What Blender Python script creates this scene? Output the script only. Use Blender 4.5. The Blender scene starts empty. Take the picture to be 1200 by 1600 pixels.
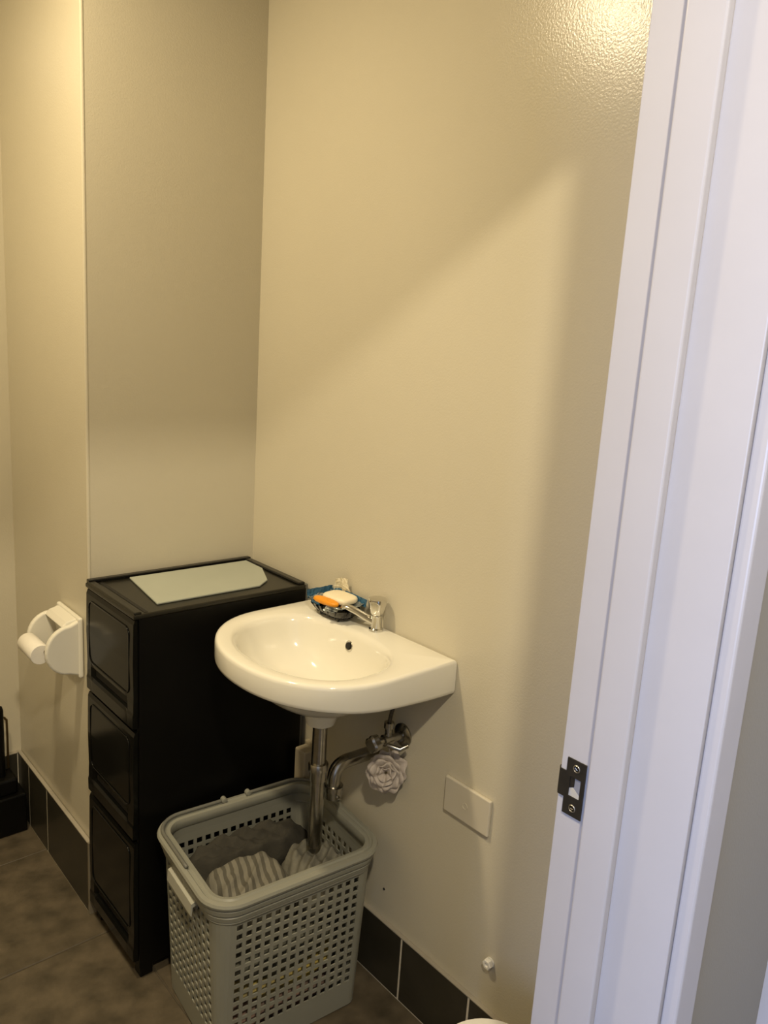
import bpy, bmesh, math, random
from mathutils import Vector, Matrix

scene = bpy.context.scene
COL = scene.collection
PI = math.pi

# ------------------------------------------------------------------ camera
H = 1.425
pitch, roll, yaw = (math.radians(v) for v in (11.743, -3.683, 41.943))
fwd = Vector((math.sin(yaw)*math.cos(pitch), math.cos(yaw)*math.cos(pitch), -math.sin(pitch)))
rt = Vector((math.cos(yaw), -math.sin(yaw), 0))
dn = fwd.cross(rt)
r2 = rt*math.cos(roll) + dn*math.sin(roll)
d2 = -rt*math.sin(roll) + dn*math.cos(roll)
cd = bpy.data.cameras.new('camera')
cd.sensor_fit = 'VERTICAL'; cd.sensor_height = 36.0; cd.sensor_width = 27.0
cd.lens = 1225/1600*36.0
cd.clip_start = 0.02
cam = bpy.data.objects.new('camera', cd); COL.objects.link(cam)
m = Matrix((( r2.x, -d2.x, -fwd.x, 0), (r2.y, -d2.y, -fwd.y, 0), (r2.z, -d2.z, -fwd.z, H), (0, 0, 0, 1)))
cam.matrix_world = m
scene.camera = cam

# ------------------------------------------------------------------ world, lights, exposure
w = bpy.data.worlds.new('world'); scene.world = w; w.use_nodes = True
w.node_tree.nodes['Background'].inputs[0].default_value = (0.75, 0.85, 1.0, 1)
w.node_tree.nodes['Background'].inputs[1].default_value = 0.3
vs = scene.view_settings
vs.view_transform = 'Standard'; vs.look = 'None'; vs.gamma = 1.0; vs.use_curve_mapping = False
vs.exposure = 0.32

def area(name, loc, size, power, color, direction, shape='DISK', size_y=None, spread=180):
    l = bpy.data.lights.new(name, 'AREA'); l.shape = shape; l.size = size
    if size_y: l.size_y = size_y
    l.energy = power; l.color = color; l.spread = math.radians(spread)
    o = bpy.data.objects.new(name, l); COL.objects.link(o); o.location = loc
    o.rotation_euler = Vector(direction).to_track_quat('-Z', 'Y').to_euler()
    return o
# ceiling light of the small room, ceiling light of the hallway, hallway window
area('room_ceiling_lamp', (0.13, 1.42, 2.385), 0.11, 16.0, (1.0, 0.81, 0.51), (0, 0, -1))
area('hallway_ceiling_lamp', (-0.02, -0.22, 2.385), 0.09, 27.0, (1.0, 0.85, 0.60), (0, 0, -1))
area('hallway_window_daylight', (-2.35, -0.30, 1.30), 1.1, 60.0, (0.43, 0.58, 1.0), (1, 0, 0), 'RECTANGLE', 1.7)

# ------------------------------------------------------------------ materials
MATS = {}
def mat(name, color, rough=0.5, metal=0.0, spec=0.5, var=0.0, vscale=8.0, bump=0.0, bscale=200.0, color2=None,
        trans=0.0, alpha=1.0, coat=0.0, ior=1.45, subsurf=0.0, detail=4.0):
    if name in MATS: return MATS[name]
    mt = bpy.data.materials.new(name); mt.use_nodes = True
    nt = mt.node_tree; n = nt.nodes; L = nt.links
    b = n['Principled BSDF']
    b.inputs['Base Color'].default_value = (*color, 1)
    b.inputs['Roughness'].default_value = rough
    b.inputs['Metallic'].default_value = metal
    b.inputs['Specular IOR Level'].default_value = spec
    b.inputs['Transmission Weight'].default_value = trans
    b.inputs['Alpha'].default_value = alpha
    b.inputs['Coat Weight'].default_value = coat
    b.inputs['IOR'].default_value = ior
    if subsurf:
        b.inputs['Subsurface Weight'].default_value = subsurf
        b.inputs['Subsurface Radius'].default_value = (0.01, 0.008, 0.005)
    tc = n.new('ShaderNodeTexCoord')
    if var or color2:
        nz = n.new('ShaderNodeTexNoise'); nz.inputs['Scale'].default_value = vscale; nz.inputs['Detail'].default_value = detail
        L.new(tc.outputs['Object'], nz.inputs['Vector'])
        cr = n.new('ShaderNodeValToRGB')
        c2 = color2 if color2 else tuple(max(0, c*(1-var)) for c in color)
        cr.color_ramp.elements[0].position = 0.3; cr.color_ramp.elements[0].color = (*c2, 1)
        cr.color_ramp.elements[1].position = 0.7; cr.color_ramp.elements[1].color = (*color, 1)
        L.new(nz.outputs['Fac'], cr.inputs['Fac']); L.new(cr.outputs['Color'], b.inputs['Base Color'])
    if bump:
        nb = n.new('ShaderNodeTexNoise'); nb.inputs['Scale'].default_value = bscale; nb.inputs['Detail'].default_value = 2.0
        L.new(tc.outputs['Object'], nb.inputs['Vector'])
        bp = n.new('ShaderNodeBump'); bp.inputs['Strength'].default_value = bump; bp.inputs['Distance'].default_value = 0.002
        L.new(nb.outputs['Fac'], bp.inputs['Height']); L.new(bp.outputs['Normal'], b.inputs['Normal'])
    MATS[name] = mt
    return mt

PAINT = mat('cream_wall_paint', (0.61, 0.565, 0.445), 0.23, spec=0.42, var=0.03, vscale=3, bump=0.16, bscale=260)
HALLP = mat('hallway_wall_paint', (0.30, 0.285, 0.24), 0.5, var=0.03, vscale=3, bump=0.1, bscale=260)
CEIL = mat('ceiling_paint', (0.78, 0.75, 0.68), 0.8, bump=0.1)
TRIMW = mat('white_gloss_trim_paint', (0.475, 0.465, 0.485), 0.30, var=0.03, vscale=12, bump=0.05, bscale=60)
TILE = mat('charcoal_skirting_tile', (0.040, 0.036, 0.026), 0.32, var=0.25, vscale=14, bump=0.05, bscale=90)
GROUT = mat('pale_grout', (0.66, 0.61, 0.50), 0.8, var=0.2, vscale=60)
FLOORT = mat('brown_stone_floor_tile', (0.135, 0.108, 0.072), 0.42, color2=(0.055, 0.045, 0.029), vscale=16, bump=0.25, bscale=70, detail=9)
FGROUT = mat('dark_floor_grout', (0.085, 0.068, 0.045), 0.85, var=0.2, vscale=60)
PORC = mat('white_porcelain', (0.79, 0.765, 0.67), 0.10, spec=0.5, var=0.015, vscale=5, coat=0.3)
CHROME = mat('chrome', (0.72, 0.71, 0.68), 0.10, 1.0, var=0.12, vscale=40)
CHROMED = mat('dull_chrome', (0.50, 0.48, 0.43), 0.24, 1.0, var=0.35, vscale=50)
BLACKP = mat('black_plastic', (0.0028, 0.0027, 0.0024), 0.38, spec=0.25, var=0.2, vscale=20)
BLACKG = mat('glossy_black_plastic', (0.007, 0.0065, 0.006), 0.14, spec=0.5, var=0.25, vscale=9)
SMOKE = mat('smoked_black_plastic', (0.005, 0.0052, 0.0045), 0.16, spec=0.26, var=0.3, vscale=6, bump=0.04, bscale=20)
BLACKT = mat('olive_black_top', (0.012, 0.011, 0.007), 0.30, spec=0.5, var=0.4, vscale=10)  # olive base tone paints in the dim wall reflected by the black top
BOARD = mat('pale_grey_board', (0.38, 0.405, 0.345), 0.45, var=0.05, vscale=10)
GREYP = mat('grey_plastic', (0.27, 0.27, 0.225), 0.42, spec=0.45, var=0.06, vscale=8)
GREYD = mat('dark_grey_plastic', (0.15, 0.15, 0.13), 0.45, var=0.1, vscale=12)
WHITEP = mat('white_plastic', (0.78, 0.76, 0.70), 0.35, var=0.03, vscale=20)
BEIGEP = mat('aged_beige_plastic', (0.50, 0.44, 0.32), 0.45, var=0.1, vscale=20)
STEEL = mat('dark_bronze_strike', (0.050, 0.045, 0.036), 0.38, 0.6, var=0.2, vscale=60)
SCREW = mat('zinc_screw', (0.62, 0.60, 0.56), 0.3, 1.0, var=0.2, vscale=200)
POCKETLIT = mat('painted_pocket_light', (0.72, 0.66, 0.45), 0.35, 0.3, color2=(0.55, 0.56, 0.60), vscale=60)  # light inside the latch pocket, put into the colour
HOLE = mat('dark_cavity', (0.012, 0.011, 0.009), 0.7, var=0.2)
SOAP = mat('cream_soap', (0.87, 0.78, 0.57), 0.4, var=0.04, vscale=40, subsurf=0.2)
ORANGE = mat('orange_soap', (0.86, 0.34, 0.02), 0.38, var=0.12, vscale=60, subsurf=0.1)
PAPERW = mat('crumpled_paper', (0.72, 0.66, 0.50), 0.6, color2=(0.60, 0.52, 0.34), vscale=130, bump=0.5, bscale=160)
WRAPB = mat('blue_wrapper', (0.035, 0.12, 0.21), 0.3, color2=(0.02, 0.075, 0.14), vscale=90)
WRAPS = mat('silver_printed_wrapper', (0.55, 0.58, 0.56), 0.22, 0.5, color2=(0.10, 0.13, 0.15), vscale=110, bump=0.5, bscale=120)
CLEAR = mat('clear_plastic_film', (0.80, 0.80, 0.76), 0.15, trans=0.75, var=0.05, vscale=60, ior=1.2)
FABW = mat('white_mesh_cloth', (0.54, 0.48, 0.43), 0.8, var=0.15, vscale=120, bump=0.4, bscale=300)
TRIMB = mat('tile_edge_trim', (0.38, 0.345, 0.28), 0.4, var=0.08, vscale=30)
WIRE = mat('bronze_wire', (0.16, 0.11, 0.05), 0.35, 0.8, var=0.2)
HOSE = mat('dark_braided_hose', (0.10, 0.09, 0.07), 0.45, 0.4, var=0.4, vscale=300)

def stripe_mat(name, ca, cb, scale, dirv='X', rot=0.0):
    mt = mat(name, ca, 0.85, bump=0.3, bscale=220)
    nt = mt.node_tree; n = nt.nodes; L = nt.links
    tc = n.new('ShaderNodeTexCoord'); mp = n.new('ShaderNodeMapping'); mp.inputs['Rotation'].default_value = (0, 0, rot)
    wv = n.new('ShaderNodeTexWave'); wv.wave_type = 'BANDS'; wv.bands_direction = dirv
    wv.inputs['Scale'].default_value = scale; wv.inputs['Distortion'].default_value = 2.5; wv.inputs['Detail'].default_value = 2
    cr = n.new('ShaderNodeValToRGB'); cr.color_ramp.elements[0].position = 0.40; cr.color_ramp.elements[0].color = (*cb, 1)
    cr.color_ramp.elements[1].position = 0.52; cr.color_ramp.elements[1].color = (*ca, 1)
    L.new(tc.outputs['Object'], mp.inputs['Vector']); L.new(mp.outputs['Vector'], wv.inputs['Vector'])
    L.new(wv.outputs['Fac'], cr.inputs['Fac']); L.new(cr.outputs['Color'], n['Principled BSDF'].inputs['Base Color'])
    return mt

# ------------------------------------------------------------------ mesh helpers
def box(bm, x0, x1, y0, y1, z0, z1):
    vsl = [bm.verts.new(c) for c in ((x0,y0,z0),(x1,y0,z0),(x1,y1,z0),(x0,y1,z0),(x0,y0,z1),(x1,y0,z1),(x1,y1,z1),(x0,y1,z1))]
    for f in ((3,2,1,0),(4,5,6,7),(0,1,5,4),(1,2,6,5),(2,3,7,6),(3,0,4,7)):
        bm.faces.new([vsl[i] for i in f])
    return bm
def frame_of(d):
    d = Vector(d).normalized()
    a = Vector((0, 0, 1)) if abs(d.z) < 0.9 else Vector((1, 0, 0))
    u = d.cross(a).normalized(); v = d.cross(u).normalized()
    return u, v
def loft(bm, rings, closed=True, cap0=True, cap1=True):
    R = [[bm.verts.new(p) for p in r] for r in rings]
    n = len(R[0])
    for a, b in zip(R, R[1:]):
        for i in range(n if closed else n-1):
            j = (i+1) % n
            bm.faces.new((a[i], a[j], b[j], b[i]))
    if closed and cap0: bm.faces.new(list(reversed(R[0])))
    if closed and cap1: bm.faces.new(R[-1])
    return bm
def lathe(bm, p0, axis, prof, seg=24):
    """prof: list of (distance along the axis, radius)"""
    p0 = Vector(p0); d = Vector(axis).normalized(); u, v = frame_of(d)
    rings = [[p0 + d*t + (u*math.cos(2*PI*i/seg) + v*math.sin(2*PI*i/seg))*max(r, 1e-5) for i in range(seg)] for t, r in prof]
    return loft(bm, rings)
def cyl(bm, p0, p1, r, r1=None, seg=24):
    p0 = Vector(p0); p1 = Vector(p1)
    return lathe(bm, p0, p1-p0, [(0, r), ((p1-p0).length, r if r1 is None else r1)], seg)
def smooth_path(pts, k=6):
    P = [Vector(p) for p in pts]; out = []
    for i in range(len(P)-1):
        a = P[max(i-1, 0)]; b = P[i]; c = P[i+1]; d = P[min(i+2, len(P)-1)]
        for s in range(k):
            t = s/k
            out.append(0.5*((2*b) + (c-a)*t + (2*a-5*b+4*c-d)*t*t + (3*b-a-3*c+d)*t**3))
    out.append(P[-1]); return out
def tube(bm, pts, r, seg=12, closed=False, scale=None):
    P = [Vector(p) for p in pts]; n = len(P); rings = []; u = None
    for i, p in enumerate(P):
        if closed: t = P[(i+1) % n]-P[i-1]
        else: t = P[min(i+1, n-1)]-P[max(i-1, 0)]
        t.normalize()
        if u is None: u, v = frame_of(t)
        else:
            u = (u - t*u.dot(t)).normalized(); v = t.cross(u).normalized()
        rr = r if not scale else r*scale[i]
        rings.append([p + (u*math.cos(2*PI*k/seg) + v*math.sin(2*PI*k/seg))*rr for k in range(seg)])
    if closed:
        R = [[bm.verts.new(q) for q in rg] for rg in rings]
        for i in range(n):
            a, b = R[i], R[(i+1) % n]
            for k in range(seg): bm.faces.new((a[k], a[(k+1) % seg], b[(k+1) % seg], b[k]))
        return bm
    return loft(bm, rings)
def prism(bm, poly, axis, a, b):
    """extrude a 2-D polygon along a world axis: axis 'y' -> poly in (x,z); 'z' -> (x,y); 'x' -> (y,z)"""
    def P(p, t):
        return {'y': (p[0], t, p[1]), 'z': (p[0], p[1], t), 'x': (t, p[0], p[1])}[axis]
    return loft(bm, [[P(p, a) for p in poly], [P(p, b) for p in poly]])

ORG = {}
def obj(name, bm, material, parent=None, smooth=False, bevel=0.0, local=False, bseg=2, sub=0):
    bmesh.ops.recalc_face_normals(bm, faces=bm.faces)
    if parent is not None and not local:
        bmesh.ops.translate(bm, verts=bm.verts, vec=-ORG[parent.name])
    me = bpy.data.meshes.new(name); bm.to_mesh(me); bm.free()
    me.materials.append(material)
    if smooth:
        me.polygons.foreach_set('use_smooth', [True]*len(me.polygons))
    o = bpy.data.objects.new(name, me); COL.objects.link(o)
    if parent is not None:
        o.parent = parent; ORG[o.name] = ORG[parent.name].copy()
    else: ORG[o.name] = Vector((0, 0, 0))
    if bevel:
        b = o.modifiers.new('bevel', 'BEVEL'); b.width = bevel; b.segments = bseg; b.limit_method = 'ANGLE'; b.angle_limit = math.radians(40)
        b.harden_normals = False
    if sub:
        s = o.modifiers.new('subdivision', 'SUBSURF'); s.levels = sub; s.render_levels = sub
    if smooth == 'auto':
        for e in me.edges: pass
        me.set_sharp_from_angle(angle=math.radians(38))
    return o
def NB(): return bmesh.new()
def thing(name, loc, label, cat, rotz=0.0, group=None):
    o = bpy.data.objects.new(name, None); COL.objects.link(o); o.location = loc; o.rotation_euler = (0, 0, rotz)
    o.empty_display_size = 0.05
    o['label'] = label; o['category'] = cat
    if group: o['group'] = group
    ORG[o.name] = Vector(loc); return o
def tag(o, label, cat, group=None):
    o['label'] = label; o['category'] = cat
    if group: o['group'] = group
    return o
def recentre(o):
    """put a single-mesh thing's origin at its base centre"""
    me = o.data
    xs = [v.co.copy() for v in me.vertices]
    c = Vector(((min(v.x for v in xs)+max(v.x for v in xs))/2, (min(v.y for v in xs)+max(v.y for v in xs))/2, min(v.z for v in xs)))
    me.transform(Matrix.Translation(-c)); o.location = c; ORG[o.name] = c
    return o
def struct(o, label=None, cat=None):
    o['kind'] = 'structure'
    if label: o['label'] = label
    if cat: o['category'] = cat
    return o

# ------------------------------------------------------------------ setting
XR, YB, XP, YF = 1.085, 1.715, 0.650, 2.262       # right wall, back wall, pier face, far wall
XL, YI, YO = -0.45, 0.455, 0.304                   # room left wall, door wall inner / outer face
XJ = 0.70; XJL = -0.11; ZH = 2.06                  # door opening
XH, YH, XW = 1.00, -1.15, -2.5                     # hallway right wall, rear wall, window end
ZC = 2.42; T = 0.10

def wallbox(name, label, *b, m=PAINT):
    return struct(obj(name, box(NB(), *b), m), label, 'wall')
wallbox('wall_right', 'cream painted wall carrying the wash basin', XR, XR+T, YI, YB+0.7, 0, ZC)
wallbox('wall_back', 'cream painted alcove wall behind the black drawers', XP+0.001, XR, YB, YF+T, 0, ZC)
wallbox('wall_far', 'cream painted wall behind the black brush caddy', XL-T, XP+0.001, YF, YF+T, 0, ZC)
wallbox('wall_left', 'cream painted wall opposite the wash basin', XL-T, XL, YI, YF, 0, ZC)
bm = NB()
box(bm, XJ+0.02, XH+T+0.2, YO, YI, 0, ZC); box(bm, XW, XJL-0.02, YO, YI, 0, ZC); box(bm, XJL-0.02, XJ+0.02, YO, YI, ZH+0.02, ZC)
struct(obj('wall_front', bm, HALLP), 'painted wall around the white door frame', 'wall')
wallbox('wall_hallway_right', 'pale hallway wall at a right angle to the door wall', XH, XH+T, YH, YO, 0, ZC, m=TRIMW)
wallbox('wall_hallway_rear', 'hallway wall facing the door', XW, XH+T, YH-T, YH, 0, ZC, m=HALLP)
bm = NB()   # window end of the hallway
box(bm, XW-T, XW, YH, YI, 0, 0.45); box(bm, XW-T, XW, YH, YI, 2.15, ZC); box(bm, XW-T, XW, YH, -0.85, 0.45, 2.15); box(bm, XW-T, XW, 0.25, YI, 0.45, 2.15)
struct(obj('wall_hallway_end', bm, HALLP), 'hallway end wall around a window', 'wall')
struct(obj('ceiling', box(NB(), XW-T, XH+0.4, YH-T, YF+T, ZC, ZC+0.08), CEIL), 'flat pale ceiling', 'ceiling')

# floor: grout bed plus single tiles
fl = struct(obj('floor', box(NB(), XW-T, XH+0.4, YH-T, YF+T, -0.05, -0.0025), FGROUT), 'brown stone tiled floor', 'floor')
random.seed(4)
TS, GJ = 0.40, 0.004
base = bmesh.new(); box(base, GJ/2, TS-GJ/2, GJ/2, TS-GJ/2, -0.012, 0.0)
bmesh.ops.recalc_face_normals(base, faces=base.faces)
bmesh.ops.bevel(base, geom=[e for e in base.edges if all(v.co.z > -0.001 for v in e.verts)], offset=0.0015, segments=1, affect='EDGES')
tme = bpy.data.meshes.new('floor_tile'); base.to_mesh(tme); base.free(); tme.materials.append(FLOORT)
x0, y0 = 0.69-4*TS, 1.63-3*TS
for i in range(5):
    for j in range(5):
        o = bpy.data.objects.new('floor_tile', tme); COL.objects.link(o); o.parent = fl
        o.location = (x0+i*TS, y0+j*TS, 0.0 + random.uniform(-0.0004, 0.0))

# skirting tiles, each tile its own piece on a grout strip, with an edge trim
def skirting(name, label, axis, fixed, sgn, a, b, joints, h, mt=TILE):
    th = 0.009
    bm = NB()
    lo, hi = sorted((fixed, fixed + sgn*(th-0.0008)))
    if axis == 'y': box(bm, lo, hi, a, b, 0, h-0.001)
    else: box(bm, a, b, lo, hi, 0, h-0.001)
    s = struct(obj(name, bm, GROUT), label, 'skirting')
    edges = [a] + [j for j in sorted(joints) if a < j < b] + [b]
    g = 0.0026
    lo, hi = sorted((fixed + sgn*0.001, fixed + sgn*th))
    for p, q in zip(edges, edges[1:]):
        bm = NB()
        if axis == 'y': box(bm, lo, hi, p+g, q-g, 0.003, h)
        else: box(bm, p+g, q-g, lo, hi, 0.003, h)
        obj('tile', bm, mt, s, bevel=0.0008, bseg=1)
    bm = NB()
    lo, hi = sorted((fixed, fixed + sgn*(th+0.001)))
    if axis == 'y': box(bm, lo, hi, a, b, h+0.0003, h+0.0045)
    else: box(bm, a, b, lo, hi, h+0.0003, h+0.0045)
    obj('edge_trim', bm, TRIMB, s, bevel=0.001, bseg=1)
    return s
skirting('baseboard_right', 'charcoal tile skirting under the wash basin wall', 'y', XR, -1, YI, YB-0.001, [0.649, 0.849, 1.049, 1.249, 1.449, 1.649], 0.157)
HP = 0.193
skirting('baseboard_pier', 'charcoal tile skirting below the toilet roll holder', 'y', XP, -1, YB-0.001, YF-0.001, [2.015, 2.165], HP)
skirting('baseboard_far', 'charcoal tile skirting behind the black brush caddy', 'x', YF, -1, XL, XP-0.0105, [-0.1, 0.1, 0.3, 0.5], HP)
bm = NB(); box(bm, XP-0.0105, XP+0.012, YB-0.0045, YB+0.0035, 0.0, HP+0.006)
struct(obj('trim_1', bm, mat('bronze_corner_trim', (0.22, 0.19, 0.14), 0.4, var=0.1), bevel=0.001), 'pale corner trim on the skirting end', 'trim')
bm = NB()
cyl(bm, (XP+0.0035, YB+0.0035, HP+0.007), (XP+0.0035, YB+0.0035, ZC), 0.0046, seg=16)
struct(obj('trim_2', bm, PAINT, smooth='auto'), 'painted corner bead of the wall pier', 'trim')

# ------------------------------------------------------------------ door frame
df = thing('door_1', (XJ, YO, 0), 'white painted door frame with dark strike plate', 'door frame'); df['kind'] = 'structure'
obj('jamb', box(NB(), XJ, XJ+0.02, YO, YI, 0, ZH+0.02), TRIMW, df, bevel=0.0012)
obj('jamb', box(NB(), XJL-0.02, XJL, YO, YI, 0, ZH+0.02), TRIMW, df, bevel=0.0012)
obj('head', box(NB(), XJL, XJ, YO, YI, ZH, ZH+0.02), TRIMW, df, bevel=0.0012)
ST0, ST1 = 0.373, 0.413
obj('door_stop', box(NB(), XJ-0.012, XJ-0.0002, ST0, ST1, 0, ZH-0.0122), TRIMW, df, bevel=0.0025, bseg=3)
obj('door_stop', box(NB(), XJL+0.0002, XJL+0.012, ST0, ST1, 0, ZH-0.0122), TRIMW, df, bevel=0.0025, bseg=3)
obj('door_stop', box(NB(), XJL+0.0002, XJ-0.0002, ST0, ST1, ZH-0.012, ZH-0.0002), TRIMW, df, bevel=0.0025, bseg=3)
obj('architrave', box(NB(), XJ+0.005, XJ+0.047, YO-0.0165, YO-0.0003, 0, ZH+0.0045), TRIMW, df, bevel=0.003, bseg=3)
obj('architrave', box(NB(), XJL-0.047, XJL-0.005, YO-0.0165, YO-0.0003, 0, ZH+0.0045), TRIMW, df, bevel=0.003, bseg=3)
obj('architrave', box(NB(), XJL-0.047, XJ+0.047, YO-0.0165, YO-0.0003, ZH+0.005, ZH+0.047), TRIMW, df, bevel=0.003, bseg=3)
# strike plate: T-shaped outline with a real latch opening, ring of quads
bm = NB()
px = XJ-0.0014
ys = [0.4215, 0.4265, 0.4405, 0.4460, 0.4545]; zs = [0.929, 0.948, 0.952, 0.975, 0.979, 0.996]
def cell(i, j, x): 
    vv = [bm.verts.new((x, y, z)) for y, z in ((ys[i], zs[j]), (ys[i+1], zs[j]), (ys[i+1], zs[j+1]), (ys[i], zs[j+1]))]
    bm.faces.new(vv)
for i in range(4):
    for j in range(5):
        if i == 3 and j in (0, 4): continue
        if i == 1 and j == 2: continue
        cell(i, j, px)
bmesh.ops.remove_doubles(bm, verts=bm.verts, dist=1e-5)
sp = obj('strike_plate', bm, STEEL, df); sp['label'] = 'dark bronze strike plate with lip'
so = sp.modifiers.new('solid', 'SOLIDIFY'); so.thickness = 0.0012; so.offset = 0
bm = NB(); lip = [(XJ-0.0014, 0.4545), (XJ+0.002, 0.4575), (XJ+0.006, 0.4590)]
for (xa, ya), (xb, yb) in zip(lip, lip[1:]):
    bm.faces.new([bm.verts.new(c) for c in ((xa, ya, 0.9485), (xb, yb, 0.9485), (xb, yb, 0.9785), (xa, ya, 0.9785))])
bmesh.ops.remove_doubles(bm, verts=bm.verts, dist=1e-5)
lp = obj('strike_lip', bm, STEEL, sp); so = lp.modifiers.new('solid', 'SOLIDIFY'); so.thickness = 0.0012
for zz, a in ((0.9865, 0.6), (0.9385, 0.1)):
    bm = NB()
    lathe(bm, (px-0.0002, 0.4335, zz), (-1, 0, 0), [(0, 0.0046), (0.0006, 0.0046), (0.0012, 0.0040), (0.0012, 0.0034), (0.0004, 0.0030), (0.0004, 0.0)], 20)
    for k in range(2):
        c, s = math.cos(a+k*PI/2)*0.0020, math.sin(a+k*PI/2)*0.0020
        tube(bm, [(px-0.0009, 0.4335-c, zz-s), (px-0.0009, 0.4335+c, zz+s)], 0.0005, 6)
    obj('screw', bm, SCREW, sp, smooth='auto')
bm = NB(); box(bm, XJ-0.0008, XJ-0.0002, 0.4263, 0.4407, 0.9518, 0.9752)
pk = obj('latch_pocket', bm, mat('grey_latch_pocket', (0.30, 0.31, 0.36), 0.4, 0.2, var=0.2, vscale=90), sp)  # flat panel, its depth is only painted by the wedges below
bm = NB(); prism(bm, [(0.4263, 0.9518), (0.4407, 0.9518), (0.4407, 0.9600), (0.4360, 0.9625), (0.4263, 0.9555)], 'x', XJ-0.0011, XJ-0.0007)
obj('pocket_painted_light', bm, POCKETLIT, sp)  # flat bright wedge, paints the lit lower side of the pocket
bm = NB(); prism(bm, [(0.4407, 0.9752), (0.4407, 0.9610), (0.4345, 0.9640), (0.4345, 0.9752)], 'x', XJ-0.0011, XJ-0.0007)
obj('pocket_painted_shade', bm, STEEL, sp)  # flat dark wedge, paints the shade inside the pocket

# ------------------------------------------------------------------ wash basin
YC, ZT = 1.190, 0.840
CX = 0.905
def outline_pts():
    P = []
    hw = 0.226
    P.append((XR-0.002, YC-hw)); 
    n = 40
    for k in range(n+1):
        a = -PI/2 + PI*k/n           # near side -> front -> far side
        cx, sy = math.cos(a), math.sin(a)
        e = 0.94
        P.append((0.915-0.194*abs(cx)**e, YC+hw*math.copysign(abs(sy)**e, sy)))
    P.append((XR-0.002, YC+hw))
    return P
OUT = outline_pts()
def radial(poly, ang, c=(CX, YC)):
    d = (math.cos(ang), math.sin(ang)); best = None
    n = len(poly)
    for i in range(n):
        a = poly[i]; b = poly[(i+1) % n]
        ex, ey = b[0]-a[0], b[1]-a[1]
        den = d[0]*ey - d[1]*ex
        if abs(den) < 1e-12: continue
        t = ((a[0]-c[0])*ey - (a[1]-c[1])*ex)/den
        s = ((a[0]-c[0])*d[1] - (a[1]-c[1])*d[0])/den
        if t > 0 and -1e-6 <= s <= 1+1e-6 and (best is None or t < best): best = t
    return best
def bowl_r(ang):
    bx = 0.884
    pts = []
    return radial(BOWL, ang)
BOWL = []
for k in range(96):
    a = 2*PI*k/96; c, s = math.cos(a), math.sin(a)
    e = 2.7 if c > 0 else 2.05
    r = (abs(c/0.128)**e + abs(s/0.178)**e)**(-1/e)
    BOWL.append((0.886+r*c, YC+r*s))
angs = [2*PI*k/88 for k in range(88)]
for sgn in (-1, 1):   # exact corners and close neighbours
    ca = math.atan2(sgn*0.226, XR-0.002-CX) % (2*PI)
    angs += [ca, ca-0.02, ca+0.02]
angs = sorted(set(angs))
RO = [radial(OUT, a) for a in angs]; RB = [radial(BOWL, a) for a in angs]
def ring(f, z):
    return [(CX+math.cos(a)*f(i), YC+math.sin(a)*f(i), z(i) if callable(z) else z) for i, a in enumerate(angs)]
def inset(i, d): return RO[i]-d
dx, dy = 0.025, 0.0     # drain sits slightly to the wall side
def drain(r, z): return [(CX+dx+math.cos(a)*r, YC+dy+math.sin(a)*r, z) for a in angs]
def mix(ra, rb, t): return [tuple(p*(1-t)+q*t for p, q in zip(A, B)) for A, B in zip(ra, rb)]
rings = []
top_d = drain(0.020, 0.716)
und = drain(0.030, 0.658)
def zb_(i, d=0.0):   # the fascia gets lower towards the front
    x = CX+math.cos(angs[i])*RO[i]; t = min(1, max(0, (XR-x)/0.37)); return 0.768+0.022*(t*t*(3-2*t))+d
uo = ring(lambda i: RB[i]*0.90, 0.764)
rings += [drain(0.022, 0.658), und, drain(0.033, 0.668), drain(0.040, 0.692)]
for t in (0.35, 0.65, 0.88):
    z = 0.697+(0.764-0.697)*(t**1.6)
    rg = mix(drain(0.045, 0), uo, t); rings.append([(p[0], p[1], z) for p in rg])
rings += [ring(lambda i: RB[i]*0.97, lambda i: zb_(i, -0.002)), ring(lambda i: inset(i, 0.010), zb_), ring(lambda i: inset(i, 0.005), lambda i: zb_(i, 0.001)), ring(lambda i: inset(i, 0.0015), lambda i: zb_(i, 0.004)),
          ring(lambda i: inset(i, 0.0), lambda i: zb_(i, 0.010)), ring(lambda i: inset(i, 0.0), ZT-0.009), ring(lambda i: inset(i, 0.0012), ZT-0.004), ring(lambda i: inset(i, 0.004), ZT-0.001), ring(lambda i: inset(i, 0.009), ZT)]
rings += [ring(lambda i: RB[i]+0.010, ZT-0.001), ring(lambda i: RB[i]+0.004, ZT-0.003), ring(lambda i: RB[i]-0.002, ZT-0.008)]
bo = ring(lambda i: RB[i]-0.004, 0)
for t, z in ((0.02, 0.822), (0.07, 0.800), (0.15, 0.778), (0.28, 0.757), (0.45, 0.740), (0.65, 0.728), (0.85, 0.720)):
    rings.append([(p[0], p[1], z) for p in mix(bo, top_d, t)])
rings += [top_d, drain(0.017, 0.708), drain(0.002, 0.707)]
wb = thing('wash_basin', (XR-0.18, YC, 0.658), 'white porcelain wall-hung wash basin with rounded front', 'basin')
bm = NB(); loft(bm, rings)
body = obj('bowl', bm, PORC, wb, smooth='auto')
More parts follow.
